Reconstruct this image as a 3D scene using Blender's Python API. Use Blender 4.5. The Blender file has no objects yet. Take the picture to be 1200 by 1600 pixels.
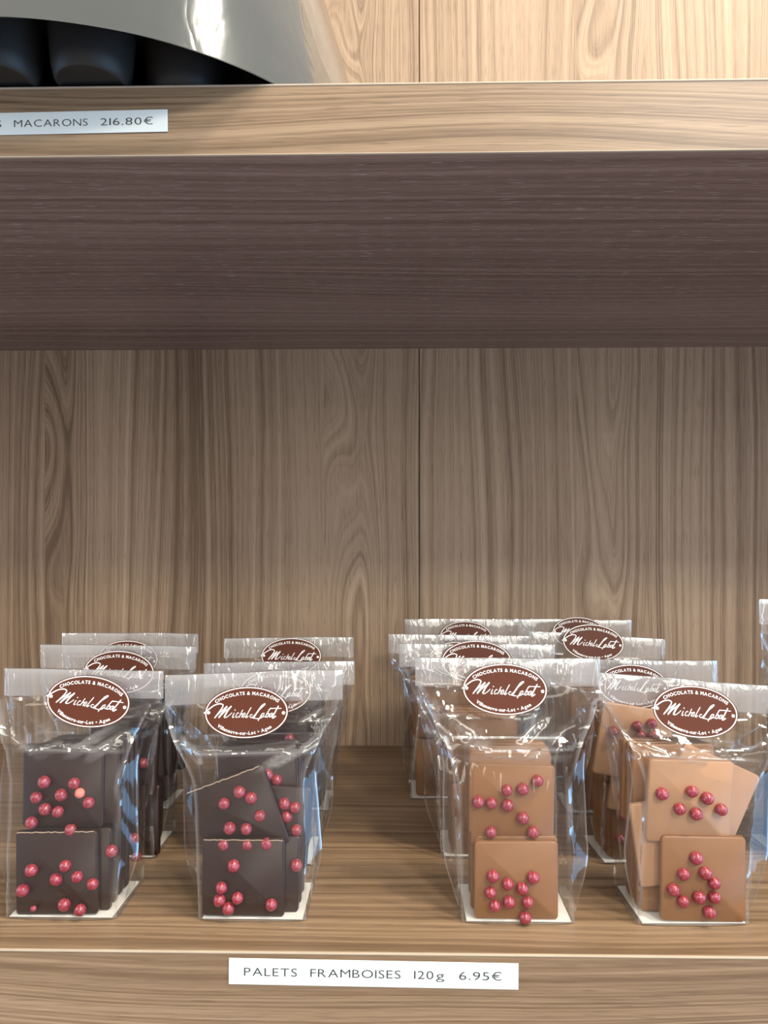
import bpy, bmesh, math, random
from mathutils import Vector, Matrix, noise, Euler

# ------------------------------------------------------------------ camera, world, lights, exposure
C = bpy.context.scene.collection
S = bpy.context.scene
F = 1155.0            # focal length in pixels of the 1200x1600 frame
ZC = 0.2066           # camera height above the lower shelf
HOR = 845.0           # horizon row
YAW = 0.019
cam_d = bpy.data.cameras.new('camera')
cam = bpy.data.objects.new('camera', cam_d); C.objects.link(cam)
cam.location = (0, 0, ZC); cam.rotation_euler = (math.pi/2, 0, YAW)
cam_d.sensor_fit = 'AUTO'; cam_d.sensor_width = 36; cam_d.lens = F/1600*36
cam_d.shift_y = (HOR-800)/1600
cam_d.clip_start = 0.01
S.camera = cam
S.view_settings.view_transform = 'Standard'
S.view_settings.look = 'None'
S.view_settings.gamma = 1
S.view_settings.use_curve_mapping = False
S.view_settings.exposure = 0.0
S.cycles.transparent_max_bounces = 48
S.cycles.max_bounces = 10
S.cycles.diffuse_bounces = 5
S.cycles.glossy_bounces = 4

def node_tree_math(nt, op, a=None, b=None, c=None, clamp=False):
    n = nt.nodes.new('ShaderNodeMath'); n.operation = op; n.use_clamp = clamp
    for i, v in enumerate((a, b, c)):
        if v is None: continue
        if isinstance(v, (int, float)): n.inputs[i].default_value = v
        else: nt.links.new(v, n.inputs[i])
    return n.outputs[0]

def smooth(nt, v, lo, hi):
    n = nt.nodes.new('ShaderNodeMapRange'); n.interpolation_type = 'SMOOTHSTEP'
    nt.links.new(v, n.inputs[0]); n.inputs[1].default_value = lo; n.inputs[2].default_value = hi
    return n.outputs[0]

def box_mask(nt, x, x0, x1, s):
    return node_tree_math(nt, 'MULTIPLY', smooth(nt, x, x0-s, x0+s), node_tree_math(nt, 'SUBTRACT', 1.0, smooth(nt, x, x1-s, x1+s)))

w = bpy.data.worlds.new('shop_interior'); S.world = w; w.use_nodes = True
nt = w.node_tree; nt.nodes.clear()
out = nt.nodes.new('ShaderNodeOutputWorld'); bg = nt.nodes.new('ShaderNodeBackground')
tc = nt.nodes.new('ShaderNodeTexCoord'); sp = nt.nodes.new('ShaderNodeSeparateXYZ')
nt.links.new(tc.outputs['Generated'], sp.inputs[0])
X, Y, Z = sp.outputs
# the shop around the shelves: grey-beige room, paler ceiling, daylight windows to either side
def mixc(nt, f, a, b):
    n = nt.nodes.new('ShaderNodeMix'); n.data_type = 'RGBA'
    nt.links.new(f, n.inputs[0])
    for i, v in ((6, a), (7, b)):
        if isinstance(v, tuple): n.inputs[i].default_value = (*v, 1)
        else: nt.links.new(v, n.inputs[i])
    return n.outputs[2]
AMB = 0.88
col = mixc(nt, smooth(nt, Z, -0.35, 0.45), (0.60*AMB, 0.50*AMB, 0.45*AMB), (1.0*AMB, 0.93*AMB, 0.84*AMB))
az = node_tree_math(nt, 'ARCTAN2', X, node_tree_math(nt, 'MULTIPLY', Y, -1.0))   # 0 = behind the camera, + right
win_z = box_mask(nt, Z, -0.58, 0.48, 0.03)
right_win = node_tree_math(nt, 'MULTIPLY', box_mask(nt, az, 0.80, 1.80, 0.03), win_z)
left_win = node_tree_math(nt, 'MULTIPLY', box_mask(nt, az, -1.75, -1.15, 0.03), win_z)
col = mixc(nt, right_win, col, (1.7, 3.0, 4.7))
col = mixc(nt, left_win, col, (1.3, 2.2, 3.4))
for (a0, a1, z0, z1) in ((-0.75, -0.25, 0.55, 0.62), (-0.2, 0.5, 0.70, 0.77), (0.6, 0.95, 0.5, 0.58), (-1.1, -0.9, 0.2, 0.6), (0.0, 0.08, -0.2, 0.5)):
    strip = node_tree_math(nt, 'MULTIPLY', box_mask(nt, az, a0, a1, 0.02), box_mask(nt, Z, z0, z1, 0.015))  # bright strip added to the surroundings for streak reflections in the film
    col = mixc(nt, strip, col, (6.0, 5.7, 5.0))
rear = node_tree_math(nt, 'MULTIPLY', box_mask(nt, az, 0.1, 0.55, 0.04), box_mask(nt, Z, 0.12, 0.4, 0.03))
col = mixc(nt, rear, col, (3.2, 3.2, 3.0))
nt.links.new(col, bg.inputs[0]); bg.inputs[1].default_value = 1.0
nt.links.new(bg.outputs[0], out.inputs[0])

def area(name, loc, target, size, power, color):
    l = bpy.data.lights.new(name, 'AREA'); l.shape = 'DISK'; l.size = size; l.energy = power; l.color = color
    o = bpy.data.objects.new(name, l); C.objects.link(o); o.location = loc
    o.rotation_euler = (Vector(target)-Vector(loc)).to_track_quat('-Z', 'Y').to_euler()
    return o
area('ceiling_lamp_steep', (0.95, -0.15, 1.75), (0.25, 0.5, 0.2), 0.16, 28, (1.0, 0.87, 0.68))
area('ceiling_lamp_overhead', (0.50, 0.20, 1.80), (0.1, 0.5, 0.45), 0.14, 9, (1.0, 0.93, 0.80))
area('ceiling_lamp_low', (0.85, -1.15, 1.35), (0.0, 0.5, 0.1), 0.22, 26, (1.0, 0.93, 0.82))

# ------------------------------------------------------------------ helpers
def P(px, py, Yd):
    """world point on the plane y = Yd seen at pixel (px, py)"""
    dx, dz = (px-600)/F, (HOR-py)/F
    c, s = math.cos(YAW), math.sin(YAW)
    vx, vy = dx*c - s, dx*s + c
    t = Yd/vy
    return Vector((vx*t, Yd, ZC + dz*t))

def mat(name):
    m = bpy.data.materials.new(name); m.use_nodes = True
    return m, m.node_tree, m.node_tree.nodes['Principled BSDF']

def obj(name, me, m=None, parent=None, loc=(0, 0, 0), rot=(0, 0, 0)):
    if isinstance(me, bmesh.types.BMesh):
        d = bpy.data.meshes.new(name); me.to_mesh(d); me.free(); me = d
    if m is not None and len(me.materials) == 0: me.materials.append(m)
    o = bpy.data.objects.new(name, me); C.objects.link(o)
    if parent is not None: o.parent = parent
    o.location = loc; o.rotation_euler = rot
    return o

def tag(o, label, cat, group=None):
    o['label'] = label; o['category'] = cat
    if group: o['group'] = group
    return o

def empty(name, loc, rz=0):
    o = bpy.data.objects.new(name, None); C.objects.link(o)
    o.empty_display_size = 0.02
    o.location = loc; o.rotation_euler = (0, 0, rz)
    return o

def box_bm(x0, x1, y0, y1, z0, z1, bevel=0.0, seg=2):
    bm = bmesh.new()
    bmesh.ops.create_cube(bm, size=1)
    for v in bm.verts:
        v.co = Vector(((x0+x1)/2 + v.co.x*(x1-x0), (y0+y1)/2 + v.co.y*(y1-y0), (z0+z1)/2 + v.co.z*(z1-z0)))
    if bevel: bmesh.ops.bevel(bm, geom=bm.edges[:], offset=bevel, segments=seg, profile=0.5, affect='EDGES')
    return bm

def shade(me, angle=35):
    for p in me.polygons: p.use_smooth = True
    me.set_sharp_from_angle(angle=math.radians(angle))

# ------------------------------------------------------------------ materials
def wood(name, across, along, cols, K=26.0, A=1.6, seed=0.0, rough=0.45, pore=0.5, glancing_pore=0.0, lowx=7.0, lowz=1.1, strips=()):
    """laminate wood; across / along are lists of axis letters"""
    m, nt, b = mat(name)
    N = nt.nodes.new; L = nt.links.new
    tc = N('ShaderNodeTexCoord'); sp = N('ShaderNodeSeparateXYZ'); L(tc.outputs['Object'], sp.inputs[0])
    ax = {'x': sp.outputs[0], 'y': sp.outputs[1], 'z': sp.outputs[2]}
    c = ax[across[0]]
    for a in across[1:]: c = node_tree_math(nt, 'ADD', c, ax[a])
    l = ax[along]
    def comb(sx, sz, off):
        n = N('ShaderNodeCombineXYZ')
        L(node_tree_math(nt, 'MULTIPLY', c, sx), n.inputs[0]); L(node_tree_math(nt, 'MULTIPLY', l, sz), n.inputs[1])
        n.inputs[2].default_value = off + seed
        return n.outputs[0]
    def nz(vec, scale, detail, rough_=0.5):
        n = N('ShaderNodeTexNoise'); L(vec, n.inputs['Vector']); n.inputs['Scale'].default_value = scale
        n.inputs['Detail'].default_value = detail; n.inputs['Roughness'].default_value = rough_
        return n.outputs['Fac']
    low = nz(comb(lowx, lowz, 0), 1.0, 1.5)
    wob = nz(comb(30, 9, 4), 1.0, 1.0)
    ring = node_tree_math(nt, 'ADD', node_tree_math(nt, 'MULTIPLY', c, K), node_tree_math(nt, 'MULTIPLY', low, A*4))
    ring = node_tree_math(nt, 'ADD', ring, node_tree_math(nt, 'MULTIPLY', wob, 0.22))
    for k, (c0, c1, amp, off_) in enumerate(strips):       # veneer leaves with a figure of their own
        mk = node_tree_math(nt, 'MULTIPLY', smooth(nt, c, c0-0.0004, c0+0.0004), node_tree_math(nt, 'SUBTRACT', 1.0, smooth(nt, c, c1-0.02, c1+0.02)))
        lo2 = nz(comb(13, 4.0, 40+k), 1.0, 1.0)
        ring = node_tree_math(nt, 'ADD', ring, node_tree_math(nt, 'MULTIPLY', mk, node_tree_math(nt, 'MULTIPLY_ADD', lo2, amp, off_)))
    n1 = N('ShaderNodeTexNoise'); n1.noise_dimensions = '1D'; L(ring, n1.inputs['W'])
    n1.inputs['Scale'].default_value = 1.0; n1.inputs['Detail'].default_value = 2; n1.inputs['Roughness'].default_value = 0.6
    n2 = N('ShaderNodeTexNoise'); n2.noise_dimensions = '1D'; L(ring, n2.inputs['W'])
    n2.inputs['Scale'].default_value = 5.0; n2.inputs['Detail'].default_value = 3; n2.inputs['Roughness'].default_value = 0.7
    fine = nz(comb(900, 22, 2), 1.0, 2, 0.6)
    broad = nz(comb(9, 0.8, 8), 1.0, 2)
    v = node_tree_math(nt, 'ADD', node_tree_math(nt, 'MULTIPLY', n1.outputs['Fac'], 0.42), node_tree_math(nt, 'MULTIPLY', node_tree_math(nt, 'MULTIPLY_ADD', node_tree_math(nt, 'SUBTRACT', n2.outputs['Fac'], 0.5), smooth(nt, nz(comb(22, 1.6, 31), 1.0, 1), 0.3, 0.7), 0.5), 0.42))
    v = node_tree_math(nt, 'ADD', v, node_tree_math(nt, 'MULTIPLY', broad, 0.46))
    v = node_tree_math(nt, 'ADD', v, node_tree_math(nt, 'MULTIPLY', fine, 0.20*pore*2))
    v = node_tree_math(nt, 'SUBTRACT', v, 0.22+0.2*pore)
    r = N('ShaderNodeValToRGB'); L(v, r.inputs[0])
    els = r.color_ramp.elements
    els[0].position = 0.30; els[0].color = (*cols[0], 1)
    els[1].position = 0.68; els[1].color = (*cols[2], 1)
    e = els.new(0.47); e.color = (*cols[1], 1)
    colr = r.outputs[0]
    # thin dark pores
    p = nz(comb(1500, 45, 11), 1.0, 1)
    pm = smooth(nt, p, 0.60, 0.72)
    pm = node_tree_math(nt, 'MULTIPLY', pm, 0.35*pore*2)
    colr = mixc(nt, pm, colr, tuple(x*0.45 for x in cols[0]))
    if glancing_pore:  # whitish pores: glancing light put into the grain colour
        q = nz(comb(1300, 70, 17), 1.0, 1)
        qm = node_tree_math(nt, 'MULTIPLY', smooth(nt, q, 0.64, 0.76), glancing_pore)
        colr = mixc(nt, qm, colr, (0.52, 0.45, 0.42))
    L(colr, b.inputs['Base Color'])
    b.inputs['Roughness'].default_value = rough
    b.inputs['Specular IOR Level'].default_value = 0.4
    bp = N('ShaderNodeBump'); bp.inputs['Strength'].default_value = 0.25; bp.inputs['Distance'].default_value = 0.0004
    L(v, bp.inputs['Height']); L(bp.outputs[0], b.inputs['Normal'])
    return m

WC = ((0.150, 0.090, 0.050), (0.335, 0.228, 0.146), (0.455, 0.335, 0.225))
WH = ((0.150, 0.092, 0.050), (0.290, 0.192, 0.114), (0.400, 0.285, 0.178))
M_wall = wood('walnut_laminate_vertical', ['x'], 'z', WC, K=115, A=2.1, seed=3.1, rough=0.5, strips=((P(506, 0, 0.746).x, P(590, 0, 0.746).x, 16, 5), (P(70, 0, 0.746).x, P(130, 0, 0.746).x, 12, 9), (P(900, 0, 0.746).x, P(985, 0, 0.746).x, 13, 3)))
M_shelf = wood('walnut_laminate_horizontal', ['y', 'z'], 'x', WH, K=150, A=2.6, seed=1.7, rough=0.42, lowx=9, lowz=1.6)
M_under = wood('walnut_laminate_shaded_face', ['y', 'z'], 'x', ((0.155, 0.098, 0.076), (0.262, 0.178, 0.144), (0.345, 0.250, 0.205)), K=150, A=2.4, seed=9.2, rough=0.4, glancing_pore=0.55, lowx=9, lowz=1.6)  # same laminate, with underside shade and glancing flecks put into its colour

def simple(name, colr, rough=0.5, spec=0.5, bump=0.0, bscale=300, var=0.0, metal=0.0, sss=0.0, coat=0.0):
    m, nt, b = mat(name)
    b.inputs['Base Color'].default_value = (*colr, 1); b.inputs['Roughness'].default_value = rough
    b.inputs['Specular IOR Level'].default_value = spec; b.inputs['Metallic'].default_value = metal
    b.inputs['Coat Weight'].default_value = coat
    if sss:
        b.inputs['Subsurface Weight'].default_value = sss; b.inputs['Subsurface Scale'].default_value = 0.003
    tc = nt.nodes.new('ShaderNodeTexCoord')
    n = nt.nodes.new('ShaderNodeTexNoise'); n.inputs['Scale'].default_value = bscale; n.inputs['Detail'].default_value = 3
    nt.links.new(tc.outputs['Object'], n.inputs['Vector'])
    if var:
        c2 = tuple(min(1, x*(1+var)) for x in colr); c1 = tuple(x*(1-var) for x in colr)
        nt.links.new(mixc(nt, n.outputs['Fac'], c1, c2), b.inputs['Base Color'])
    if bump:
        bp = nt.nodes.new('ShaderNodeBump'); bp.inputs['Strength'].default_value = bump; bp.inputs['Distance'].default_value = 0.0005
        nt.links.new(n.outputs['Fac'], bp.inputs['Height']); nt.links.new(bp.outputs[0], b.inputs['Normal'])
    return m

M_dark = simple('dark_chocolate', (0.022, 0.009, 0.007), 0.32, 0.45, 0.03, 120, 0.2)
M_milk = simple('milk_chocolate', (0.222, 0.100, 0.038), 0.38, 0.4, 0.03, 120, 0.10)
M_milk_glare = simple('pale_milk_film_glare', (0.375, 0.205, 0.110), 0.38, 0.4, 0.03, 120, 0.08)  # milk chocolate with the film's glare mixed into a paler colour
M_crack = simple('chocolate_bloom_edge', (0.42, 0.30, 0.20), 0.6, 0.3, 0.3, 900, 0.3)
M_card = simple('white_card', (0.80, 0.78, 0.72), 0.6, 0.3)
M_stick = simple('sticker_brown', (0.095, 0.027, 0.014), 0.45, 0.15, 0.0, 40, 0.12)
M_white = simple('sticker_white_print', (0.86, 0.84, 0.80), 0.35, 0.4)
M_label = simple('price_paper', (0.68, 0.72, 0.69), 0.45, 0.4)
M_ink = simple('price_ink', (0.035, 0.040, 0.045), 0.5, 0.3)
M_band = simple('edge_band_pale', (0.46, 0.37, 0.27), 0.5, 0.5, 0, 60, 0.15)
M_seam = simple('seam_gap', (0.03, 0.022, 0.016), 0.8, 0.1)
M_black = simple('black_tray_plastic', (0.010, 0.011, 0.012), 0.35, 0.5)
M_cup = simple('dark_grey_cup_plastic', (0.026, 0.024, 0.022), 0.5, 0.35)

def pearl_mat():
    m, nt, b = mat('raspberry_pearl_glaze')
    tc = nt.nodes.new('ShaderNodeTexCoord')
    n = nt.nodes.new('ShaderNodeTexNoise'); n.inputs['Scale'].default_value = 900; n.inputs['Detail'].default_value = 3
    nt.links.new(tc.outputs['Object'], n.inputs['Vector'])
    f = smooth(nt, n.outputs['Fac'], 0.35, 0.75)
    nt.links.new(mixc(nt, f, (0.22, 0.014, 0.026), (0.36, 0.070, 0.088)), b.inputs['Base Color'])
    b.inputs['Roughness'].default_value = 0.28; b.inputs['Coat Weight'].default_value = 0.3
    b.inputs['Subsurface Weight'].default_value = 0.0
    return m
M_pearl = pearl_mat()
M_pearl_core = simple('cracked_pearl_core', (0.80, 0.22, 0.16), 0.5, 0.4, 0.5, 900, 0.3)

def fold_attr(me, lo=10, hi=40):
    """crease glints added to gloss and haze, by how sharply the film folds at each vertex"""
    n = [0.0]*len(me.vertices); ed = {}
    for p in me.polygons:
        for k in p.edge_keys: ed.setdefault(k, []).append(p.normal.copy())
    for k, v in ed.items():
        if len(v) == 2:
            a = math.degrees(v[0].angle(v[1], 0))
            f = max(0, min(1, (a-lo)/(hi-lo)))
            for i in k: n[i] = max(n[i], f)
    at = me.attributes.new('fold', 'FLOAT', 'POINT')
    for i, f in enumerate(n): at.data[i].value = f
def film_mat(name, refl=1.0, haze=0.015, rough=0.05, bump=0.14, bscale=45, base=0.056, tint=(1, 1, 1), hazecol=(0.9, 0.9, 0.9)):
    m = bpy.data.materials.new(name); m.use_nodes = True
    nt = m.node_tree; nt.nodes.clear(); N = nt.nodes.new; L = nt.links.new
    o = N('ShaderNodeOutputMaterial')
    tr = N('ShaderNodeBsdfTransparent'); tr.inputs[0].default_value = (*tint, 1)
    gl = N('ShaderNodeBsdfGlossy'); gl.inputs['Roughness'].default_value = rough
    df = N('ShaderNodeBsdfDiffuse'); df.inputs[0].default_value = (*hazecol, 1)
    tl = N('ShaderNodeBsdfTranslucent'); tl.inputs[0].default_value = (*hazecol, 1)
    tc = N('ShaderNodeTexCoord')
    mp = N('ShaderNodeMapping'); mp.inputs['Scale'].default_value = (1.6, 1.6, 0.55); L(tc.outputs['Object'], mp.inputs[0])
    n = N('ShaderNodeTexNoise'); n.inputs['Scale'].default_value = bscale; n.inputs['Detail'].default_value = 2.5
    n.inputs['Distortion'].default_value = 0.8
    L(mp.outputs[0], n.inputs['Vector'])
    v = node_tree_math(nt, 'ABSOLUTE', node_tree_math(nt, 'SUBTRACT', n.outputs['Fac'], 0.5))
    bp = N('ShaderNodeBump'); bp.inputs['Strength'].default_value = bump; bp.inputs['Distance'].default_value = 0.004
    L(v, bp.inputs['Height']); L(bp.outputs[0], gl.inputs['Normal'])
    ge = N('ShaderNodeNewGeometry'); dt = N('ShaderNodeVectorMath'); dt.operation = 'DOT_PRODUCT'
    L(ge.outputs['Incoming'], dt.inputs[0]); L(bp.outputs[0], dt.inputs[1])
    g = node_tree_math(nt, 'SUBTRACT', 1.0, node_tree_math(nt, 'ABSOLUTE', dt.outputs['Value']), clamp=True)
    g = node_tree_math(nt, 'POWER', g, 5.0)
    fac = node_tree_math(nt, 'MULTIPLY', node_tree_math(nt, 'MULTIPLY_ADD', g, 0.6, base), refl)
    at = N('ShaderNodeAttribute'); at.attribute_name = 'fold'
    fac = node_tree_math(nt, 'MULTIPLY_ADD', at.outputs['Fac'], 0.28, fac, clamp=True)  # painted crease highlight: folds gain extra gloss
    h = N('ShaderNodeMixShader'); h.inputs[0].default_value = 0.5; L(df.outputs[0], h.inputs[1]); L(tl.outputs[0], h.inputs[2])
    mh = N('ShaderNodeMixShader'); L(node_tree_math(nt, 'MULTIPLY_ADD', at.outputs['Fac'], 0.10, haze), mh.inputs[0]); L(tr.outputs[0], mh.inputs[1]); L(h.outputs[0], mh.inputs[2])
    mx = N('ShaderNodeMixShader'); L(fac, mx.inputs[0]); L(mh.outputs[0], mx.inputs[1]); L(gl.outputs[0], mx.inputs[2])
    L(mx.outputs[0], o.inputs[0])
    return m
M_film = film_mat('clear_cellophane', 1.0, 0.012, rough=0.04)
M_fold = film_mat('folded_cellophane_layers', 2.1, 0.23, 0.09, 0.35, 60)
M_cone = film_mat('grey_clear_plastic_sheet', 2.3, 0.02, 0.11, 0.16, 22, 0.085, (0.80, 0.83, 0.82), (0.45, 0.50, 0.50))
M_cone_in = simple('satin_grey_cone', (0.035, 0.042, 0.040), 0.24, 0.6, 0.3, 26, 0.35)

# ------------------------------------------------------------------ setting: shelving
YF, YW = 0.370, 0.746
ZU0, ZU1 = 0.4004, 0.4356
XL, XR = -1.25, 1.25
seam = P(655, 800, YW).x
wl = obj('wall_back', box_bm(XL, seam-0.0004, YW, YW+0.018, -0.25, 1.05, 0.0006, 1), M_wall); wl['kind'] = 'structure'
wr = obj('wall_back', box_bm(seam+0.0004, XR, YW, YW+0.018, -0.25, 1.05, 0.0006, 1), M_wall); wr['kind'] = 'structure'
sg = obj('trim_seam', box_bm(seam-0.002, seam+0.002, YW+0.004, YW+0.020, -0.25, 1.05), M_seam); sg['kind'] = 'structure'

def shelf(name, z0, z1, label, under):
    t = empty(name, (0, 0, 0)); tag(t, label, 'shelf')
    bm = box_bm(XL, XR, YF+0.0008, YW-0.0002, z0, z1, 0.0004, 1)
    me = bpy.data.meshes.new('board'); bm.to_mesh(me); bm.free()
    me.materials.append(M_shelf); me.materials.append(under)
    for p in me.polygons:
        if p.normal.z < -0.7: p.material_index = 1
    obj('board', me, None, t)
    bm = box_bm(XL, XR, YF, YF+0.0008, z0+0.0003, z1-0.0006, 0.0003, 1)
    obj('front_edge', bm, M_shelf, t)
    for zz, hh in ((z1-0.0008, 0.0010), (z0-0.0001, 0.0006)):
        e = obj('edge_band', box_bm(XL, XR, YF-0.0004, YF+0.0012, zz, zz+hh, 0.0003, 2), M_band, t)
        e['label'] = 'pale thin edging line along the board front'
    return t
shelf('shelf_board', -0.0400, 0.0, 'lower wood grain shelf board carrying all the chocolate bags', M_shelf)
shelf('shelf_board', ZU0, ZU1, 'upper wood grain shelf board with shaded brown underside over the bags', M_under)

# ------------------------------------------------------------------ lettering tools
def glyph_mesh(ch, size, offset=0.0):
    cu = bpy.data.curves.new('glyph', 'FONT'); cu.body = ch; cu.size = size; cu.offset = offset; cu.resolution_u = 3
    o = bpy.data.objects.new('glyph', cu); C.objects.link(o)
    bpy.context.view_layer.update()
    me = bpy.data.meshes.new_from_object(o)
    bpy.data.objects.remove(o); bpy.data.curves.remove(cu)
    return me

def add_glyph(bm, me, M):
    """append a flat glyph; M maps glyph (x, y, 0) into sticker/label plane"""
    vs = [bm.verts.new(M @ v.co) for v in me.vertices]
    for p in me.polygons:
        try: bm.faces.new([vs[i] for i in p.vertices])
        except ValueError: pass

def g_bounds(me):
    xs = [v.co.x for v in me.vertices]
    return (min(xs), max(xs)) if xs else (0, 0)

UP = Matrix(((1, 0, 0, 0), (0, 0, 1, 0), (0, 1, 0, 0), (0, 0, 0, 1)))   # (x,y,0) -> (x,0,y)

def text_line(bm, s, x0, x1, zbase, capheight, yoff, offset=0.0, wide=1.0, shear=0.0):
    """one line of text fitted between x0 and x1"""
    size = capheight/0.73
    cur = 0.0; items = []
    for ch in s:
        if ch == ' ': cur += size*0.34*wide; continue
        me = glyph_mesh(ch, size, offset); a, b = g_bounds(me)
        items.append((me, cur-a*wide)); cur += (b-a)*wide + size*0.13*wide
    k = (x1-x0)/(cur-size*0.13*wide)
    for me, x in items:
        M = UP @ Matrix.Translation((x0+x*k, zbase, yoff)) @ Matrix.Diagonal((wide*k, 1, 1, 1))
        add_glyph(bm, me, M)

# ------------------------------------------------------------------ price strips
def price_strip(name, label, cx, cz, half_w, half_h, lines, roll):
    bm = box_bm(-half_w, half_w, -0.0004, 0.0, -half_h, half_h, 0.00012, 1)
    o = obj(name, bm, M_label, None, (cx, YF-0.0003, cz), (0, roll, 0))
    tag(o, label, 'price label')
    bm = bmesh.new()
    for (s, x0, x1, zb, ch) in lines:
        text_line(bm, s, x0, x1, zb, ch, -0.00048, -0.00004, 1.35)
    t = obj('lettering', bm, M_ink, o); t['label'] = 'dark grey printed capital letters'
    return o
# lower strip: pixels 357..809 x 1499..1541
a, b = P(357, 1521, YF), P(809, 1521, YF)
c0 = P(583, 1520.5, YF); hw = (b.x-a.x)/2; sc = YF/F
def lx(px): return (px-583)*sc
price_strip('price_label', 'long white price strip for raspberry squares stuck on lower shelf edge', c0.x, c0.z, hw, 20.5*sc,
    [('PALETS', lx(381), lx(464), -6.5*sc, 13.5*sc), ('FRAMBOISES', lx(485), lx(626), -6.5*sc, 13.5*sc),
     ('120', lx(647), lx(677), -6.5*sc, 13.5*sc), ('g', lx(681), lx(694), -6.5*sc, 13.5*sc), ('6.95€', lx(717), lx(783), -6.5*sc, 13.5*sc)], 0.008)
c1 = P(33, 194, YF)
def lx(px): return (px-33)*sc
price_strip('price_label', 'white macaron price strip stuck on upper shelf edge at the left', c1.x, c1.z, 233*sc, 17.5*sc,
    [('MACARONS', lx(23), lx(140), -6*sc, 12*sc), ('216.80€', lx(160), lx(243), -6*sc, 12*sc), ('S', lx(-8), lx(3), -6*sc, 12*sc)], -0.010)

# ------------------------------------------------------------------ sticker (shared meshes)
HA, HB = 0.0238, 0.01425       # half axes
def sx(px): return (px-582)/465*HA
def sz(py): return (468-py)/278*HB
def ellipse_bm(a, b, y, thick=0.0001, n=72):
    bm = bmesh.new()
    f = [bm.verts.new((a*math.cos(2*math.pi*i/n), y, b*math.sin(2*math.pi*i/n))) for i in range(n)]
    g = [bm.verts.new((v.co.x, y+thick, v.co.z)) for v in f]
    bm.faces.new(f); bm.faces.new(g[::-1])
    for i in range(n): bm.faces.new((f[i], g[i], g[(i+1) % n], f[(i+1) % n]))
    bmesh.ops.recalc_face_normals(bm, faces=bm.faces[:])
    return bm

def ribbon(bm, pts, w0, y, closed=False):
    P2 = [Vector(p) for p in pts]; Q = []
    n = len(P2)
    if n == 2: Q = [P2[0].lerp(P2[1], t/4) for t in range(5)]
    else:
        for i in range(n-1):
            p0 = P2[max(i-1, 0)]; p1 = P2[i]; p2 = P2[i+1]; p3 = P2[min(i+2, n-1)]
            for k in range(6):
                t = k/6
                Q.append(0.5*((2*p1)+(p2-p0)*t+(2*p0-5*p1+4*p2-p3)*t*t+(3*p1-p0-3*p2+p3)*t**3))
        Q.append(P2[-1])
    prev = None
    for i, q in enumerate(Q):
        d = (Q[min(i+1, len(Q)-1)]-Q[max(i-1, 0)])
        if d.length < 1e-9: continue
        d.normalize(); nn = Vector((-d.y, d.x))*w0/2
        if i in (0, len(Q)-1): nn = nn*0.5
        A = bm.verts.new((q.x+nn.x, y, q.y+nn.y)); B = bm.verts.new((q.x-nn.x, y, q.y-nn.y))
        if prev: bm.faces.new((prev[0], A, B, prev[1]))
        prev = (A, B)

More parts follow.
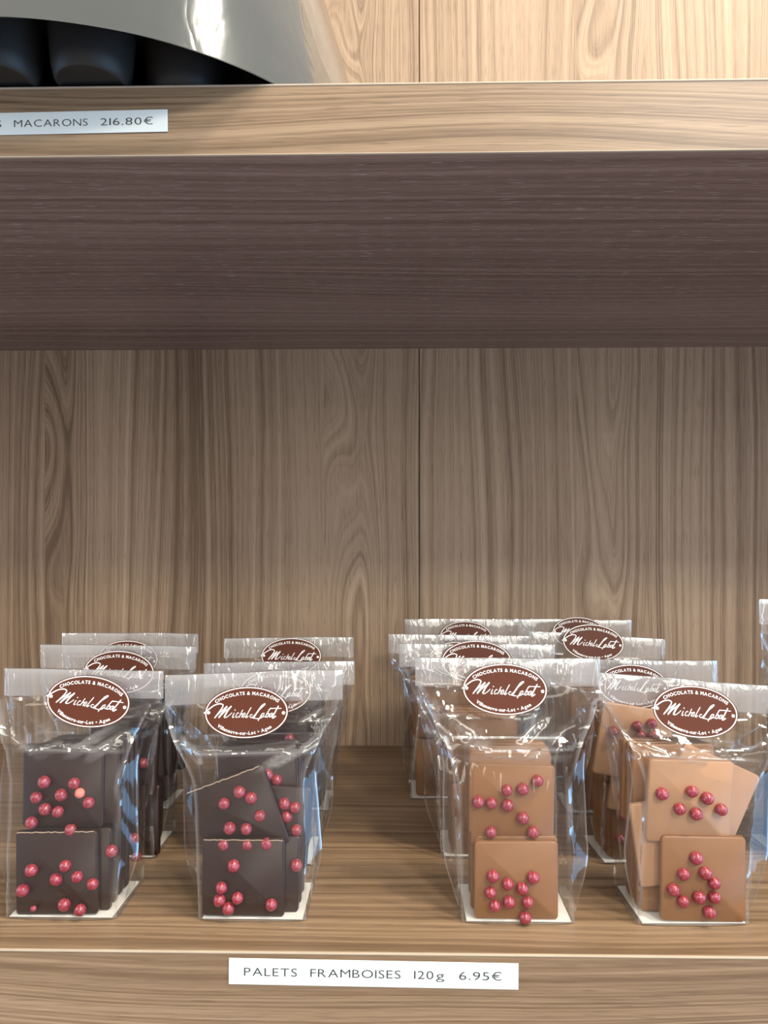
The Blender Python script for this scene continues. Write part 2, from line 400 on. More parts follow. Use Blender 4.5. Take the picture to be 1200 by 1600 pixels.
def build_lettering():
    bm = bmesh.new(); y = -0.00005
    # pale border ring
    n = 96
    for i in range(n):
        t0, t1 = 2*math.pi*i/n, 2*math.pi*(i+1)/n
        q = []
        for (t, k) in ((t0, 0.975), (t1, 0.975), (t1, 0.948), (t0, 0.948)):
            kb = k - (0.01 if k < 0.96 else 0)
            q.append(bm.verts.new((HA*k*math.cos(t), y, HB*kb*math.sin(t))))
        bm.faces.new(q)
    # dots
    for (dx, dy) in ((165, 463), (990, 482)):
        f = [bm.verts.new((sx(dx)+0.00092*math.cos(2*math.pi*i/20), y, sz(dy)+0.00092*math.sin(2*math.pi*i/20))) for i in range(20)]
        bm.faces.new(f)
    W = 9.5/465*HA
    strokes = [
        ([(112, 470), (160, 432), (222, 388), (280, 370), (318, 380), (318, 405), (285, 455), (232, 524)], 1.35),
        ([(232, 524), (300, 455), (368, 396)], 0.9), ([(368, 396), (330, 450), (278, 522)], 1.8),
        ([(278, 522), (350, 450), (415, 396)], 0.9), ([(415, 396), (370, 455), (338, 518)], 1.8), ([(338, 518), (362, 518), (392, 498), (424, 468)], 0.8),
        ([(450, 470), (428, 514)], 1.0), ([(428, 514), (436, 522), (452, 510)], 0.7), ([(452, 444), (462, 438)], 1.3),
        ([(500, 478), (488, 472), (470, 496), (468, 518), (482, 520)], 0.85), ([(482, 520), (498, 508)], 0.6),
        ([(542, 440), (522, 480), (500, 524)], 0.9), ([(508, 508), (528, 484), (542, 482), (538, 500), (530, 522)], 0.8),
        ([(552, 504), (570, 488), (564, 474), (550, 484), (541, 508), (550, 522), (572, 506)], 0.75),
        ([(634, 416), (608, 460), (578, 516), (586, 524), (604, 506)], 0.95),
        ([(650, 498), (634, 494), (622, 512), (634, 526), (662, 512), (715, 452), (782, 392), (780, 380), (758, 392)], 0.9), ([(758, 392), (715, 450), (660, 530)], 1.6), ([(648, 528), (680, 534), (722, 538), (760, 524)], 0.9),
        ([(752, 500), (728, 530), (712, 562)], 1.0),
        ([(778, 480), (752, 492), (742, 518), (758, 520), (782, 484), (770, 515), (785, 518)], 1.0),
        ([(850, 425), (815, 475), (790, 525)], 1.0), ([(796, 508), (820, 484), (832, 492), (818, 520), (795, 524)], 1.0),
        ([(868, 482), (845, 492), (834, 518), (850, 520), (874, 484), (862, 518), (875, 516)], 1.0),
        ([(935, 405), (905, 460), (870, 528), (885, 530), (908, 512)], 1.4),
        ([(828, 448), (850, 434), (900, 432), (968, 434)], 0.9),
    ]
    for pts, k in strokes:
        ribbon(bm, [(sx(p[0]), sz(p[1])) for p in pts], W*k, y)
        y -= 0.000001
    # lettering round the rim
    def arc(s, a, b, t_start, t_end, size, top):
        glyphs = []
        for ch in s:
            if ch == ' ': glyphs.append((None, 0, size*0.26)); continue
            me = glyph_mesh(ch, size, size*0.030); x0, x1 = g_bounds(me); glyphs.append((me, x0, x1-x0))
        track = size*0.115
        total = sum(g[2]+track for g in glyphs) - track
        # arc length table
        T = [t_start + (t_end-t_start)*i/400 for i in range(401)]
        pts = [Vector((a*math.cos(t), b*math.sin(t))) for t in T]
        acc = [0]
        for i in range(400): acc.append(acc[-1]+(pts[i+1]-pts[i]).length)
        k = acc[-1]/total
        cur = 0
        for me, x0, wd in glyphs:
            mid = (cur+wd/2)*k; cur += wd+track
            if me is None: continue
            i = min(range(401), key=lambda j: abs(acc[j]-mid))
            tan = (pts[min(i+1, 400)]-pts[max(i-1, 0)]).normalized()
            ang = math.atan2(tan.y, tan.x)
            M = UP @ Matrix.Translation((pts[i].x, pts[i].y, y)) @ Matrix.Rotation(ang, 4, 'Z') @ Matrix.Translation((-(x0+wd/2)*k, 0, 0)) @ Matrix.Diagonal((k, 1, 1, 1))
            add_glyph(bm, me, M)
    u = HA/465
    def tpar(dx, a): return math.acos(max(-1, min(1, dx/a)))
    arc('CHOCOLATS & MACARONS', 402*u, 188*u, tpar(-338, 402), tpar(345, 402), 50*u, True)
    arc('Villeneuve-sur-Lot • Agen', 400*u, 238*u, 2*math.pi-tpar(-318, 400), 2*math.pi-tpar(282, 400), 49*u, False)
    bmesh.ops.recalc_face_normals(bm, faces=bm.faces[:])
    me = bpy.data.meshes.new('lettering'); bm.to_mesh(me); bm.free(); me.materials.append(M_white)
    return me
LETTER_ME = build_lettering()
STICK_ME = bpy.data.meshes.new('sticker'); _b = ellipse_bm(HA, HB, 0.0); _b.to_mesh(STICK_ME); _b.free(); STICK_ME.materials.append(M_stick)

# ------------------------------------------------------------------ chocolate squares
SQ, TH = 0.0455, 0.0030
def choc_mesh(seed, m):
    rng = random.Random(seed)
    bm = bmesh.new(); n = 20
    # rounded square outline with slight irregularity
    r = 0.0022; h = SQ/2; out_ = []
    for (cx, cz, a0) in ((h-r, h-r, 0), (-h+r, h-r, 90), (-h+r, -h+r, 180), (h-r, -h+r, 270)):
        for k in range(5):
            a = math.radians(a0+k*22.5)
            out_.append((cx+r*math.cos(a), cz+r*math.sin(a)))
    rings = []
    for (y, s) in ((-TH/2, 0.965), (-TH/2+0.0005, 0.99), (TH/2-0.0003, 1.0), (TH/2, 0.99)):
        rings.append([bm.verts.new((x*s, y, z*s)) for (x, z) in out_])
    for a, b in zip(rings, rings[1:]):
        for i in range(len(a)): bm.faces.new((a[i], b[i], b[(i+1) % len(a)], a[(i+1) % len(a)]))
    bm.faces.new(rings[0]); bm.faces.new(rings[-1][::-1])
    bmesh.ops.recalc_face_normals(bm, faces=bm.faces[:])
    for v in bm.verts:
        v.co.x += (noise.noise(v.co*60+Vector((seed*7.1, 0, 0))))*0.0005
        v.co.z += (noise.noise(v.co*60+Vector((0, seed*3.3, 0))))*0.0005
    me = bpy.data.meshes.new('chocolate_square'); bm.to_mesh(me); bm.free(); me.materials.append(m)
    shade(me, 40)
    return me
CH = {'dark': [choc_mesh(i, M_dark) for i in range(3)], 'milk': [choc_mesh(i+5, M_milk) for i in range(3)], 'pale': [choc_mesh(i+9, M_milk_glare) for i in range(2)]}

def pearl_mesh(core=False, k=1.0):
    bm = bmesh.new(); bmesh.ops.create_uvsphere(bm, u_segments=20, v_segments=14, radius=0.0034*k)
    for v in bm.verts: v.co += v.co.normalized()*noise.noise(v.co*500+Vector((k, 0, 0)))*0.00022
    me = bpy.data.meshes.new('raspberry_pearl'); bm.to_mesh(me); bm.free()
    me.materials.append(M_pearl_core if core else M_pearl); shade(me, 80)
    return me
PEARL = [pearl_mesh(k=1.0), pearl_mesh(k=0.94)]; PEARL_S = pearl_mesh(k=0.5); PEARL_C = pearl_mesh(True, 0.8)

def choc(kind, loc, rot, label, group=None, pearls=(), seed=0, crack=False):
    o = obj('chocolate_square', CH[kind][seed % len(CH[kind])], None, None, loc, rot)
    tag(o, label, 'chocolate', group)
    for i, q in enumerate(pearls):
        me = {'s': PEARL_S, 'c': PEARL_C}.get(q[2] if len(q) > 2 else '', PEARL[i % 2])
        p = obj('raspberry_pearl', me, None, o, (q[0], -TH/2-0.0017, q[1]), (i*0.7, i*1.3, 0))
        if me is PEARL_C: p['label'] = 'cracked pearl showing orange pink core'
    if crack:
        bm = bmesh.new(); rng = random.Random(seed)
        pts = []; x = -SQ/2+0.001
        while x < SQ/2-0.001:
            pts.append((x, SQ/2-0.0005+rng.uniform(-0.0004, 0.0001))); x += rng.uniform(0.001, 0.003)
        ribbon(bm, pts, 0.0005, -TH/2-0.00008)
        e = obj('pale_chipped_edge', bm, M_crack, o); e['label'] = 'pale chipped line along the top edge'
    return o

# ------------------------------------------------------------------ cellophane bag
def bag(px_base, Yc, px_top, py_top, W, roll=0.0, rz=0.0, w=0.056, d=0.044, seed=1, label='', group='', sticker=None, band=0.0155, choc_top=0.090, amp=1.0, sy=0.66):
    """a block bottom bag; the empty stands at the centre of its base"""
    base = P(px_base, 1300, Yc-d/2); base.z = 0.0; base.y = Yc
    top = P(px_top, py_top, Yc)
    H = top.z                                  # height of header top at its centre
    t = empty('chocolate_bag', (base.x, Yc, 0), rz); tag(t, label, 'bag', group)
    dx = (top.x-base.x)
    zh = H-band                                # lower edge of the folded band
    lean = lambda z: max(0.0, min(1.0, z/zh))
    O = Vector((seed*13.7, seed*5.1, 0))
    def trans(p):
        k = lean(p.z)
        return Vector((p.x+dx*k, p.y, p.z - math.tan(roll)*p.x*k*k))
    hw, hd, HW = w/2, d/2, W/2
    rng = random.Random(seed)
    zig = [rng.uniform(-0.0035, 0.0035) for _ in range(12)]
    def zz(z, off):
        u = z/zh*7+off; i = int(u); f = u-i
        return zig[i % 12]*(1-f)+zig[(i+1) % 12]*f
    zc = min(choc_top, zh-0.018)
    fr_ = random.Random(seed*7+1); table = {}
    def node_val(i, j):
        if (i, j) not in table: table[(i, j)] = (fr_.uniform(-1, 1), fr_.uniform(-0.35, 0.35), fr_.uniform(-0.35, 0.35))
        return table[(i, j)][0]
    def facet(u, v):
        i, j = math.floor(u), math.floor(v); fu, fv = u-i, v-j
        a, b, c, e_ = node_val(i, j), node_val(i+1, j), node_val(i, j+1), node_val(i+1, j+1)
        if (i*7+j*3) % 2:
            return a+(b-a)*fu+(e_-b)*fv if fu > fv else a+(e_-c)*fu+(c-a)*fv
        return a+(b-a)*fu+(c-a)*fv if fu+fv < 1 else e_+(c-e_)*(1-fu)+(b-e_)*(1-fv)
    mid = [0.0]; fcv = [0.0]
    def ring(z):
        k = z/zh
        if z < zc: fx, fy = hw+0.0012*math.sin(math.pi*z/zc), hd*(1-0.10*z/zc)
        else:
            q = (z-zc)/(zh-zc); fx = hw+(HW-0.001-hw)*q; fy = hd*0.90*(1-q**1.6)**1.8+0.0006
        sxx = hw+0.0015+(HW-hw-0.0015)*max(0, (k-0.04)/0.96)**(1.15)
        q2 = max(0, (z-0.072)/(zh-0.072)); fx = max(fx if z < zc else hw, hw+0.0012*(1-q2)+(HW-0.001-hw)*q2**1.4)
        def wr(p, s=1.0): return p
        e = 1-k**4
        fc = 0.9*math.sqrt(max(0.0, hd*hd-(fx-hw)**2))+0.0006
        mid[0] = fy; fcv[0] = fc
        FRc = Vector((fx, -fc, z)); FLc = Vector((-fx, -fc, z)); BRc = Vector((fx, fy, z)); BLc = Vector((-fx, fy, z))
        SR = Vector((sxx, zz(z, 0.3)*0.6*e, z)); SL = Vector((-sxx, zz(z, 4.2)*0.6*e, z))
        R1 = FRc.lerp(SR, 0.5)+Vector((0.5, -0.5, 0))*(zz(z*0.5, 1.7)*0.7+0.0040)*e; L1 = FLc.lerp(SL, 0.5)+Vector((-0.5, -0.5, 0))*(zz(z*0.5, 6.1)*0.7+0.0040)*e
        wv_ = max(0.0, min(1.0, (z-zc*0.86)/(zh*0.94-zc*0.86))); u_ = z/zc
        gb = min(1.0, 0.06+z/0.045); gb = gb*gb*(3-2*gb)
        xo = hw+0.0012+(0.0113-0.0042*u_)*gb; yo = -hd*(sy+0.05*u_)
        R1 = Vector((xo+zz(z*0.45, 1.7)*0.22, yo, z)).lerp(R1, wv_); L1 = Vector((-xo+zz(z*0.45, 6.1)*0.22, yo, z)).lerp(L1, wv_)
        R2 = BRc.lerp(SR, 0.5)+Vector((0.5, 0.5, 0))*zz(z, 2.9)*e; L2 = BLc.lerp(SL, 0.5)+Vector((-0.5, 0.5, 0))*zz(z, 8.4)*e
        return [FLc, FRc, R1, SR, R2, BRc, BLc, L2, SL, L1]
    seg = [28, 7, 7, 7, 7, 28, 7, 7, 7, 7]
    nz = 68
    pulls = []
    for sg_ in (1, -1):
        for m_ in range(2):
            a_ = Vector((sg_*HW*rng.uniform(0.75, 0.98), zh*rng.uniform(0.90, 1.0)))
            b_ = Vector((sg_*hw*rng.uniform(-0.2, 0.75), zc-rng.uniform(-0.006, 0.012)))
            pulls.append((a_, b_, rng.choice((1, -1))*sg_, rng.uniform(0.0014, 0.0026)))
    pulls.append((Vector((-hw*1.2, zc+rng.uniform(0.004, 0.012))), Vector((hw*1.2, zc+rng.uniform(0.0, 0.010))), 1, 0.0016))
    def pull(x, z):
        t_ = 0.0
        for a_, b_, sd, h_ in pulls:
            ab = b_-a_; L_ = ab.length; ap = Vector((x, z))-a_
            u_ = ap.dot(ab)/L_**2
            if u_ < 0 or u_ > 1: continue
            bow = 0.003*math.sin(math.pi*u_)
            dd = (ab.x*ap.y-ab.y*ap.x)/L_*sd + bow
            w_ = min(1, u_*5)*min(1, (1-u_)*3)
            if 0 <= dd < 0.0022: t_ += h_*(1-dd/0.0022)*w_
            elif -0.010 < dd < 0: t_ += h_*(1+dd/0.010)*w_
        return t_
    bm = bmesh.new(); rings = []
    for j in range(nz+1):
        z = 0.0008 + (zh-0.0008)*j/nz
        K = ring(z); row = []
        for i in range(10):
            a, b = K[i], K[(i+1) % 10]
            for s in range(seg[i]):
                p = a.lerp(b, s/seg[i])
                if i == 0: tt = abs(2*s/seg[0]-1); p.y = -(fcv[0]+(mid[0]-fcv[0])*(1-tt**4))
                k = z/zh
                e = min(1, (1-k)*5)*min(1, k*8+0.15)
                out_n = Vector((p.x/max(hw, 1e-4)*0.6, p.y/max(hd, 1e-4), 0.0))
                if out_n.length > 1e-6: out_n.normalize()
                q = Vector((p.x*28, p.y*28, p.z*20))+O
                r1 = 1-2*abs(noise.noise(q)); r2 = 1-2*abs(noise.noise(q*2.3+O)); r3 = noise.noise(q*0.9+O*2)
                tz = max(0.0, min(1.0, (z/zc-0.78)/0.40)); tz = tz*tz*(3-2*tz)
                loose = 0.40+0.60*tz if i in (0, 5) else 0.9+0.1*tz
                if i == 5: loose *= 0.6
                ss = (i*4.3 + s*(4.3/seg[i]))
                side = 0.22 if (i in (1, 2, 7, 8, 9) and z < zc*1.1) else 1.0
                f1 = facet(ss/5.2+z*42, z*52+ss*0.2); f2 = facet(ss/2.6-z*70+9, z*95+3)
                disp = (r1*0.0002+r3*0.0014+f1*0.0026+f2*0.0003)*amp*e*loose*side
                if i in (0, 1, 9): disp += pull(p.x, p.z)*e
                if i in (0, 5): disp = disp*tz + (abs(disp)*0.7+0.0004)*(1-tz)
                row.append(bm.verts.new(trans(p+out_n*disp)))
        rings.append(row)
    n = len(rings[0])
    for a, b in zip(rings, rings[1:]):
        for i in range(n): bm.faces.new((a[i], a[(i+1) % n], b[(i+1) % n], b[i]))
    bm.faces.new(rings[0][::-1])
    bmesh.ops.recalc_face_normals(bm, faces=bm.faces[:])
    me = bpy.data.meshes.new('film_bag'); bm.to_mesh(me); bm.free(); me.materials.append(M_film); shade(me, 22); fold_attr(me, 9, 30)
    obj('film_bag', me, None, t)
    # folded header band: closed flat sleeve of several film layers
    bm = bmesh.new(); nx = 46; prof = [(-0.0013, 0.0), (-0.0017, 0.35), (-0.0015, 0.8), (-0.0007, 0.985), (0.0002, 1.0), (0.0009, 0.97), (0.0010, 0.5), (0.0008, 0.0)]
    rows = []
    for i in range(nx+1):
        x = -HW-0.0006 + (W+0.0012)*i/nx
        endk = min(1, min(i, nx-i)/2+0.35)
        row = []
        for (y, f) in prof:
            q = Vector((x*45, f*1.2, seed*3.7))
            wv = noise.noise(q)*0.0010+noise.noise(q*2.7)*0.0005
            zt = zh-0.0004+(band+0.0004)*f + (noise.noise(Vector((x*30, seed, 5)))*0.0006 if f > 0.5 else noise.noise(Vector((x*25, seed, 9)))*0.0004)
            k = 1.0
            row.append(bm.verts.new(Vector((x+dx, y*endk+wv+0.0004, zt-math.tan(roll)*x))))
        rows.append(row)
    for a, b in zip(rows, rows[1:]):
        for i in range(len(prof)-1): bm.faces.new((a[i], b[i], b[i+1], a[i+1]))
    bmesh.ops.recalc_face_normals(bm, faces=bm.faces[:])
    me = bpy.data.meshes.new('folded_top'); bm.to_mesh(me); bm.free(); me.materials.append(M_fold); shade(me, 30); fold_attr(me, 12, 45)
    f = obj('folded_top', me, None, t); f['label'] = 'whiter folded over band of film closing the bag'
    # card
    obj('base_card', box_bm(-hw+0.0008, hw-0.0008, -hd+0.0008, hd-0.0008, 0.0012, 0.0018, 0.0001, 1), M_card, t)['label'] = 'white card in the bottom of the bag'
    # sticker
    spx, spy, srot = sticker
    yl = -0.0080
    wp = P(spx, spy, Yc+yl)
    local = Matrix.Rotation(-rz, 4, 'Z') @ (wp-Vector((base.x, Yc, 0)))
    s = obj('sticker', STICK_ME, None, t, (local.x, yl, local.z), (math.radians(-15), math.radians(srot), 0)); s['label'] = 'brown oval sticker with white border and lettering'
    obj('lettering', LETTER_ME, None, s)
    t['x'] = 0; del t['x']
    return t, dict(base=base, Yc=Yc, H=H, rz=rz, w=w, d=d, dx=dx, zh=zh, seed=seed)

def stack(B, kind, nl, nu, where, group, lower_px=None, upper_px=None, off=0.0, skip_front=(0, 0), spl=0.0043, spu=0.0043, lean=0.03, uoff=0.0, px_off=0.0, custom=(), hz=1.0):
    """two tiers of squares on edge inside bag B.  custom plates carry their own placement"""
    base, Yc, rz, d = B['base'], B['Yc'], B['rz'], B['d']
    rng = random.Random(B['seed']*31+5)
    R = Matrix.Rotation(rz, 4, 'Z')
    y_front = -d/2+0.0042
    for tier, n, sp_, sk in (('lower', nl, spl, skip_front[0]), ('upper', nu, spu, skip_front[1])):
        for i in range(n):
            if i < sk: continue
            ly = y_front + i*sp_ + (0.0012 if tier == 'upper' else 0)
            if ly > d/2-0.003: break
            lx_ = off + rng.uniform(-0.0014, 0.0014) + (uoff*(0.3+i*0.12) if tier == 'upper' else 0)
            zc_ = 0.0022+SQ*hz/2 if tier == 'lower' else 0.0024+SQ*(hz+0.5)+rng.uniform(0, 0.0008)
            ry = rng.uniform(-0.02, 0.02) if tier == 'lower' else rng.uniform(-0.05, 0.05)
            if tier == 'lower': zc_ += abs(ry)*SQ/2
            else: zc_ += abs(ry)*SQ/2
            p = R @ Vector((lx_, ly, 0))
            o_ = choc(kind, (base.x+p.x, Yc+p.y, zc_), (-lean*0.5, ry, rz+rng.uniform(-0.01, 0.01)),
                 f'{KN[kind]} chocolate square, {tier} tier, {where}', group+f', {tier} tier', (), i+B['seed'])
            if tier == 'lower': o_.scale.z = hz
KN = {'dark': 'dark', 'milk': 'milk', 'pale': 'pale milk'}

def plate_px(kind, Yd, cx, cy, roll, label, pearls_px, lean=-0.02, yaw=0.0, seed=0, crack=False, clampz=None, hz=1.0):
    """a square whose face centre is seen at pixel (cx, cy); pearls given in pixels land on its face"""
    c = P(cx, cy, Yd)
    if clampz is not None: c.z = max(c.z, clampz-SQ*(1-hz)/2)
    M = Matrix.Translation(c) @ Euler((lean, roll, yaw)).to_matrix().to_4x4() @ Matrix.Diagonal((1, 1, hz, 1))
    Mi = M.inverted(); pl = []
    for q in pearls_px:
        w_ = P(q[0], q[1], Yd-0.003); l = Mi @ w_
        pl.append((l.x, l.z) + tuple(q[2:]))
    o = choc(kind, c, (lean, roll, yaw), label, None, pl, seed, crack)
    if hz != 1.0:
        o.scale.z = hz
        for ch in o.children:
            if ch.name.startswith('raspberry'): ch.rotation_euler = (0, 0, 0); ch.scale.z = 1/hz
    return o

ROW = 'cellophane bags of raspberry chocolate squares on the lower shelf'
ZL = 0.0021+SQ/2
rnd = random.Random(4)
# ---- far left column, dark chocolate
t, B1 = bag(94, 0.421, 131, 1046, 0.0905, roll=math.radians(1.0), w=0.058, seed=1, group=ROW, sticker=(138, 1096, 7),
    label='front bag of dark squares at the far left of the lower shelf')
stack(B1, 'dark', 8, 6, 'behind the foremost of the far left front bag', 'dark squares in the far left front bag', off=0.001, skip_front=(2, 1), uoff=0.012)
plate_px('dark', 0.4080, 112, 1372, 0.01, 'dark chocolate square shifted right behind the lowest front piece at far left', [(174,1330)], seed=0, clampz=ZL)
plate_px('dark', 0.4025, 90, 1374, -0.02, 'dark chocolate square with nine pearls, lowest front piece of the far left bag',
    [(49,1360),(102,1353),(88,1374),(121,1370),(36,1391),(145,1381),(101,1413),(126,1421),(53,1419,'s')], seed=1, crack=True, clampz=ZL)
plate_px('dark', 0.4065, 100, 1251, 0.0, 'dark chocolate square with one cracked pearl, above the lowest front piece at far left',
    [(69,1222),(116,1224),(125,1239,'c'),(57,1246),(96,1242),(139,1254),(71,1264),(91,1268),(50,1285),(111,1296)], seed=2, clampz=ZL+SQ+0.0006)

t, B1b = bag(172, 0.498, 184, 1008, 0.105, roll=math.radians(0.5), seed=2, group=ROW, sticker=(186, 1050, 4),
    label='middle bag of the far left column, dark squares, behind the far left front bag')
stack(B1b, 'dark', 8, 6, 'in the middle bag of the far left column', 'dark squares in the middle far left bag', off=0.002, skip_front=(1, 1), uoff=0.016)
plate_px('dark', 0.4790, 196, 1290, 0.0, 'dark chocolate square with two pearls low in the middle far left bag', [(210,1310),(214,1339)], seed=1, clampz=ZL)
plate_px('dark', 0.4800, 194, 1183, 0.05, 'dark chocolate square with two pearls high in the middle far left bag', [(224,1193),(205,1186)], seed=0)
t, B1c = bag(207, 0.585, 203, 989, 0.108, roll=0, seed=3, group=ROW, sticker=(200, 1029, 4),
    label='rearmost bag of the far left column, dark squares, nearest the back wall')
stack(B1c, 'dark', 8, 6, 'in the rearmost bag of the far left column', 'dark squares in the rearmost far left bag', uoff=0.01)

# ---- second column, dark chocolate
t, B2 = bag(394, 0.421, 396, 1050, 0.101, roll=math.radians(-2.2), w=0.056, seed=4, group=ROW, sticker=(385, 1113, -1.5), band=0.017,
    label='front bag of the second column, dark squares with one tilted diagonally, over the price strip')
stack(B2, 'dark', 8, 6, 'behind the foremost of the second front bag', 'dark squares in the second front bag', off=0.001, skip_front=(2, 3), uoff=0.0, hz=0.92)
plate_px('dark', 0.4080, 405, 1378, 0.02, 'dark chocolate square shifted right behind the lowest front piece of second bag', [(463,1352)], seed=2, clampz=ZL, hz=0.92)
plate_px('dark', 0.4025, 381, 1384, 0.0, 'dark chocolate square with six pearls, lowest front piece of the second bag',
    [(365,1353),(346,1387),(343,1406),(371,1403),(357,1419),(424,1413)], seed=0, crack=True, clampz=ZL, hz=0.92)
plate_px('dark', 0.4065, 372, 1276, -0.36, 'dark chocolate square tilted diagonally with pale chipped corner, second front bag',
    [(374,1238),(350,1256),(392,1247),(406,1275),(359,1294),(385,1295),(350,1319),(387,1319),(417,1318)], seed=1, crack=True)
plate_px('dark', 0.4125, 421, 1290, 0.06, 'dark chocolate square with pearls peeking out right of the diagonal piece',
    [(444,1256),(461,1262),(448,1276),(463,1297)], seed=2)
plate_px('dark', 0.4185, 405, 1246, -0.01, 'dark chocolate square with two pearls behind the diagonal piece in the second bag',
    [(418,1211),(432,1219)], seed=0)
plate_px('dark', 0.4250, 402, 1230, 0.02, 'dark chocolate square standing highest with one pearl in the second front bag',
    [(406,1187)], seed=1)
t, B2b = bag(420, 0.490, 436, 1034, 0.099, roll=math.radians(-1.0), seed=5, group=ROW, sticker=(430, 1081, -1),
    label='middle bag of the second column, dark squares, mostly hidden by the front bag')
stack(B2b, 'dark', 8, 6, 'in the middle bag of the second column', 'dark squares in the middle second column bag', skip_front=(0, 1))
plate_px('dark', 0.4700, 432, 1200, 0.03, 'dark chocolate square with two pearls at the front of the middle second column bag',
    [(403,1168),(452,1154)], seed=2)
t, B2c = bag(455, 0.585, 451, 996, 0.102, roll=math.radians(-0.8), seed=6, group=ROW, sticker=(455, 1025, 0),
    label='rearmost bag of the second column, dark squares, nearest the back wall')
stack(B2c, 'dark', 8, 6, 'in the rearmost bag of the second column', 'dark squares in the rearmost second column bag')

# ---- third column, milk chocolate
t, B3 = bag(811, 0.421, 793, 1028, 0.1035, roll=0.0, w=0.058, seed=7, group=ROW, sticker=(789, 1077, 1.0), band=0.0155, sy=0.80,
    label='front bag of caramel brown milk squares right of the price strip')
stack(B3, 'milk', 8, 6, 'behind the foremost of the third front bag', 'milk squares in the third front bag', off=-0.001, skip_front=(1, 1), uoff=-0.004, spu=0.0046, hz=0.935)
plate_px('milk', 0.4025, 806, 1384, 0.0, 'milk chocolate square with nine pearls, lowest front piece of the third bag',
    [(770,1369),(793,1381),(833,1371),(766,1394),(816,1388),(773,1415),(795,1409),(824,1409),(820,1433)], seed=0, clampz=ZL, hz=0.92)
plate_px('milk', 0.4085, 801, 1258, 0.02, 'milk chocolate square with nine pearls, upper front piece of the third bag',
    [(747,1253),(768,1255),(793,1258),(792,1235),(817,1233),(840,1220),(817,1278),(767,1300),(833,1300)], seed=1)
t, B3b = bag(760, 0.503, 745, 1006, 0.104, roll=0.0, seed=8, group=ROW, sticker=(745, 1034, 1),
    label='milk squares bag directly behind the third front bag')
stack(B3b, 'milk', 8, 6, 'in the bag directly behind the third front bag', 'milk squares in the second bag of the third column', uoff=-0.008)
t, B3d = bag(697, 0.612, 718, 992, 0.116, roll=0.01, seed=9, group=ROW, sticker=(716, 1030, 2),
    label='milk squares bag whose left corner juts out furthest in the third column')
stack(B3d, 'milk', 8, 6, 'in the bag jutting out left in the third column', 'milk squares in the left jutting bag of the third column', uoff=-0.006)
t, B3c = bag(735, 0.678, 731, 967, 0.114, roll=0.0, seed=10, group=ROW, sticker=(728, 995, 1),
    label='rearmost milk squares bag of the third column, against the back wall')
stack(B3c, 'milk', 8, 6, 'in the rearmost bag of the third column', 'milk squares in the rearmost bag of the third column')

# ---- fourth column, milk chocolate
t, B4 = bag(1084, 0.421, 1079, 1062, 0.1035, roll=math.radians(4.6), w=0.057, rz=0.02, seed=11, group=ROW, sticker=(1087, 1112, 4.5), band=0.0155, choc_top=0.088, sy=0.80,
    label='front bag of glare-paled milk squares at the right, its folded top sloping down right')
stack(B4, 'milk', 8, 6, 'behind the foremost of the right front bag', 'milk squares in the right front bag', off=-0.002, skip_front=(2, 2), uoff=-0.008)
plate_px('pale', 0.4072, 1056, 1312, -0.14, 'pale milk square jutting out left between the two tiers of the right bag', [], seed=1)
plate_px('milk', 0.4015, 1098, 1386, 0.01, 'milk chocolate square with nine pearls, lowest front piece of the right bag',
    [(1088,1341),(1068,1366),(1102,1364),(1116,1380),(1052,1390),(1067,1408),(1092,1402),(1116,1402),(1108,1425)], seed=2, clampz=ZL)
plate_px('pale', 0.4030, 1076, 1251, 0.03, 'milk chocolate square paled by painted film glare, six pearls, upper front piece, right bag',
    [(1034,1240),(1081,1236),(1105,1247),(1062,1264),(1088,1272),(1127,1265)], seed=0, lean=0.05)
plate_px('pale', 0.4105, 1103, 1245, 0.42, 'pale milk chocolate square tilted diagonally behind the upper front piece at right',
    [], seed=1)
t, B4b = bag(1008, 0.497, 1007, 1031, 0.098, roll=math.radians(1.0), rz=0.06, seed=12, group=ROW, sticker=(990, 1072, 3),
    label='milk squares bag directly behind the right front bag, one pale square leaning out')
stack(B4b, 'milk', 8, 6, 'in the bag directly behind the right front bag', 'milk squares in the second bag of the fourth column', uoff=-0.010, skip_front=(1, 2))
plate_px('milk', 0.4790, 1011, 1288, 0.0, 'milk chocolate square with two pearls low behind the right front bag', [(972,1273),(968,1310)], seed=1, clampz=ZL)
plate_px('pale', 0.4755, 1010, 1216, 0.14, 'plain pale milk square slanting below the leaning one behind the right front bag', [], seed=0)
plate_px('pale', 0.4690, 990, 1160, 0.16, 'pale milk chocolate square with pearls leaning high behind the right front bag',
    [(958,1143),(996,1134),(1018,1131),(1001,1149),(1021,1149),(1009,1168),(978,1186)], seed=1)
t, B4c = bag(945, 0.583, 933, 992, 0.105, roll=math.radians(3.5), seed=13, group=ROW, sticker=(927, 1004, 4),
    label='milk squares bag of the fourth column with its sticker in view behind two others')
stack(B4c, 'milk', 8, 6, 'in the third bag of the fourth column', 'milk squares in the third bag of the fourth column', uoff=-0.006)
t, B4d = bag(905, 0.665, 898, 968, 0.100, roll=0.01, seed=14, group=ROW, sticker=(905, 989, 2),
    label='rearmost milk squares bag of the fourth column, against the back wall')
stack(B4d, 'milk', 8, 6, 'in the rearmost bag of the fourth column', 'milk squares in the rearmost bag of the fourth column')
# ---- bag cut off by the right frame edge
t, B5 = bag(1290, 0.50, 1316, 936, 0.108, roll=0.0, seed=15, group=ROW, sticker=(1316, 985, 0), band=0.0165, choc_top=0.09,
    label='taller cellophane bag cut off by the right edge of the picture')
stack(B5, 'dark', 8, 6, 'in the taller bag at the right edge of the picture', 'dark squares in the bag at the right picture edge')

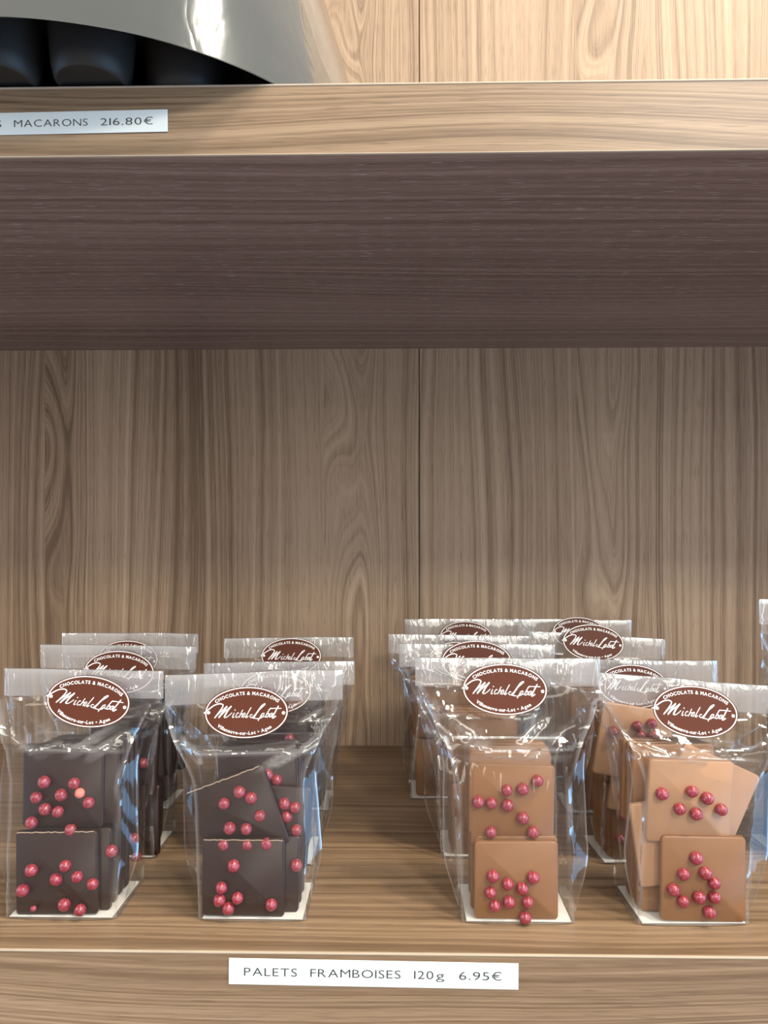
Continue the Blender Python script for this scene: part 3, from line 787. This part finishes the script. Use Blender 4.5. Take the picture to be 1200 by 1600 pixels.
# ------------------------------------------------------------------ macaron pyramid on the upper shelf
CX, CY, CR = -0.174, 0.495, 0.172
CX, CY = CX*math.cos(YAW)-CY*math.sin(YAW), CX*math.sin(YAW)+CY*math.cos(YAW)
pyr = empty('macaron_pyramid', (CX, CY, ZU1))
tag(pyr, 'round macaron pyramid in grey clear plastic overhanging the upper shelf, top left', 'display pyramid')
def cone_bm(r0, z0, r1, z1, n=160, m=24, wob=0.0):
    bm = bmesh.new(); rows = []
    for j in range(m+1):
        z = z0+(z1-z0)*j/m; r = r0+(r1-r0)*j/m; row = []
        for i in range(n):
            a = 2*math.pi*i/n
            q = Vector((math.cos(a)*2.2, math.sin(a)*2.2, z*9))
            rr = r*(1+wob*noise.noise(q)) + wob*0.05*noise.noise(q*3)
            row.append(bm.verts.new((rr*math.cos(a), rr*math.sin(a), z)))
        rows.append(row)
    for a, b in zip(rows, rows[1:]):
        for i in range(n): bm.faces.new((a[i], a[(i+1) % n], b[(i+1) % n], b[i]))
    return bm
bm = cone_bm(CR, 0.0004, 0.035, 0.46, wob=0.006)
me = bpy.data.meshes.new('plastic_cover'); bm.to_mesh(me); bm.free(); me.materials.append(M_cone); shade(me, 60)
obj('plastic_cover', me, None, pyr)['label'] = 'clear outer plastic sheet wrapped into a cone'
bm = bmesh.new()
for part in (cone_bm(CR-0.0018, 0.0012, CR-0.037, 0.080, m=8), cone_bm(CR-0.037, 0.080, 0.020, 0.45)):
    tmp = bpy.data.meshes.new('tmp'); part.to_mesh(tmp); part.free(); bm.from_mesh(tmp); bpy.data.meshes.remove(tmp)
bmesh.ops.remove_doubles(bm, verts=bm.verts[:], dist=0.0001)
me = bpy.data.meshes.new('inner_cone'); bm.to_mesh(me); bm.free(); me.materials.append(M_cone_in); shade(me, 60)
obj('inner_cone', me, None, pyr)['label'] = 'satin grey inner cone'
# tray with cups hanging from its underside
bm = bmesh.new(); bmesh.ops.create_cone(bm, cap_ends=True, segments=96, radius1=CR-0.020, radius2=CR-0.021, depth=0.003, matrix=Matrix.Translation((0, 0, 0.030)))
obj('tray', bm, M_black, pyr)['label'] = 'black round tray underside'
def cup_mesh():
    bm = bmesh.new(); n = 40; rows = []
    for (r, z) in ((0.0, 0.0012), (0.0140, 0.0012), (0.0165, 0.0006), (0.0180, 0.0018), (0.0196, 0.0085), (0.0212, 0.029)):
        rows.append([bm.verts.new((r*math.cos(2*math.pi*i/n), r*math.sin(2*math.pi*i/n), z)) for i in range(n)] if r else [bm.verts.new((0, 0, z))])
    for i in range(n): bm.faces.new((rows[0][0], rows[1][(i+1) % n], rows[1][i]))
    for a, b in zip(rows[1:], rows[2:]):
        for i in range(n): bm.faces.new((a[i], a[(i+1) % n], b[(i+1) % n], b[i]))
    bmesh.ops.recalc_face_normals(bm, faces=bm.faces[:])
    me = bpy.data.meshes.new('cup'); bm.to_mesh(me); bm.free(); me.materials.append(M_cup); me.materials.append(M_black); shade(me, 40)
    for p in me.polygons:
        if p.center.z < 0.0011 or (abs(p.normal.z) > 0.8 and p.center.z < 0.004): p.material_index = 1
    return me
CUP = cup_mesh()
for k in range(17):
    a = math.radians(13.5+k*360/17)
    obj('cup', CUP, None, pyr, (0.125*math.sin(a), -0.125*math.cos(a), 0))
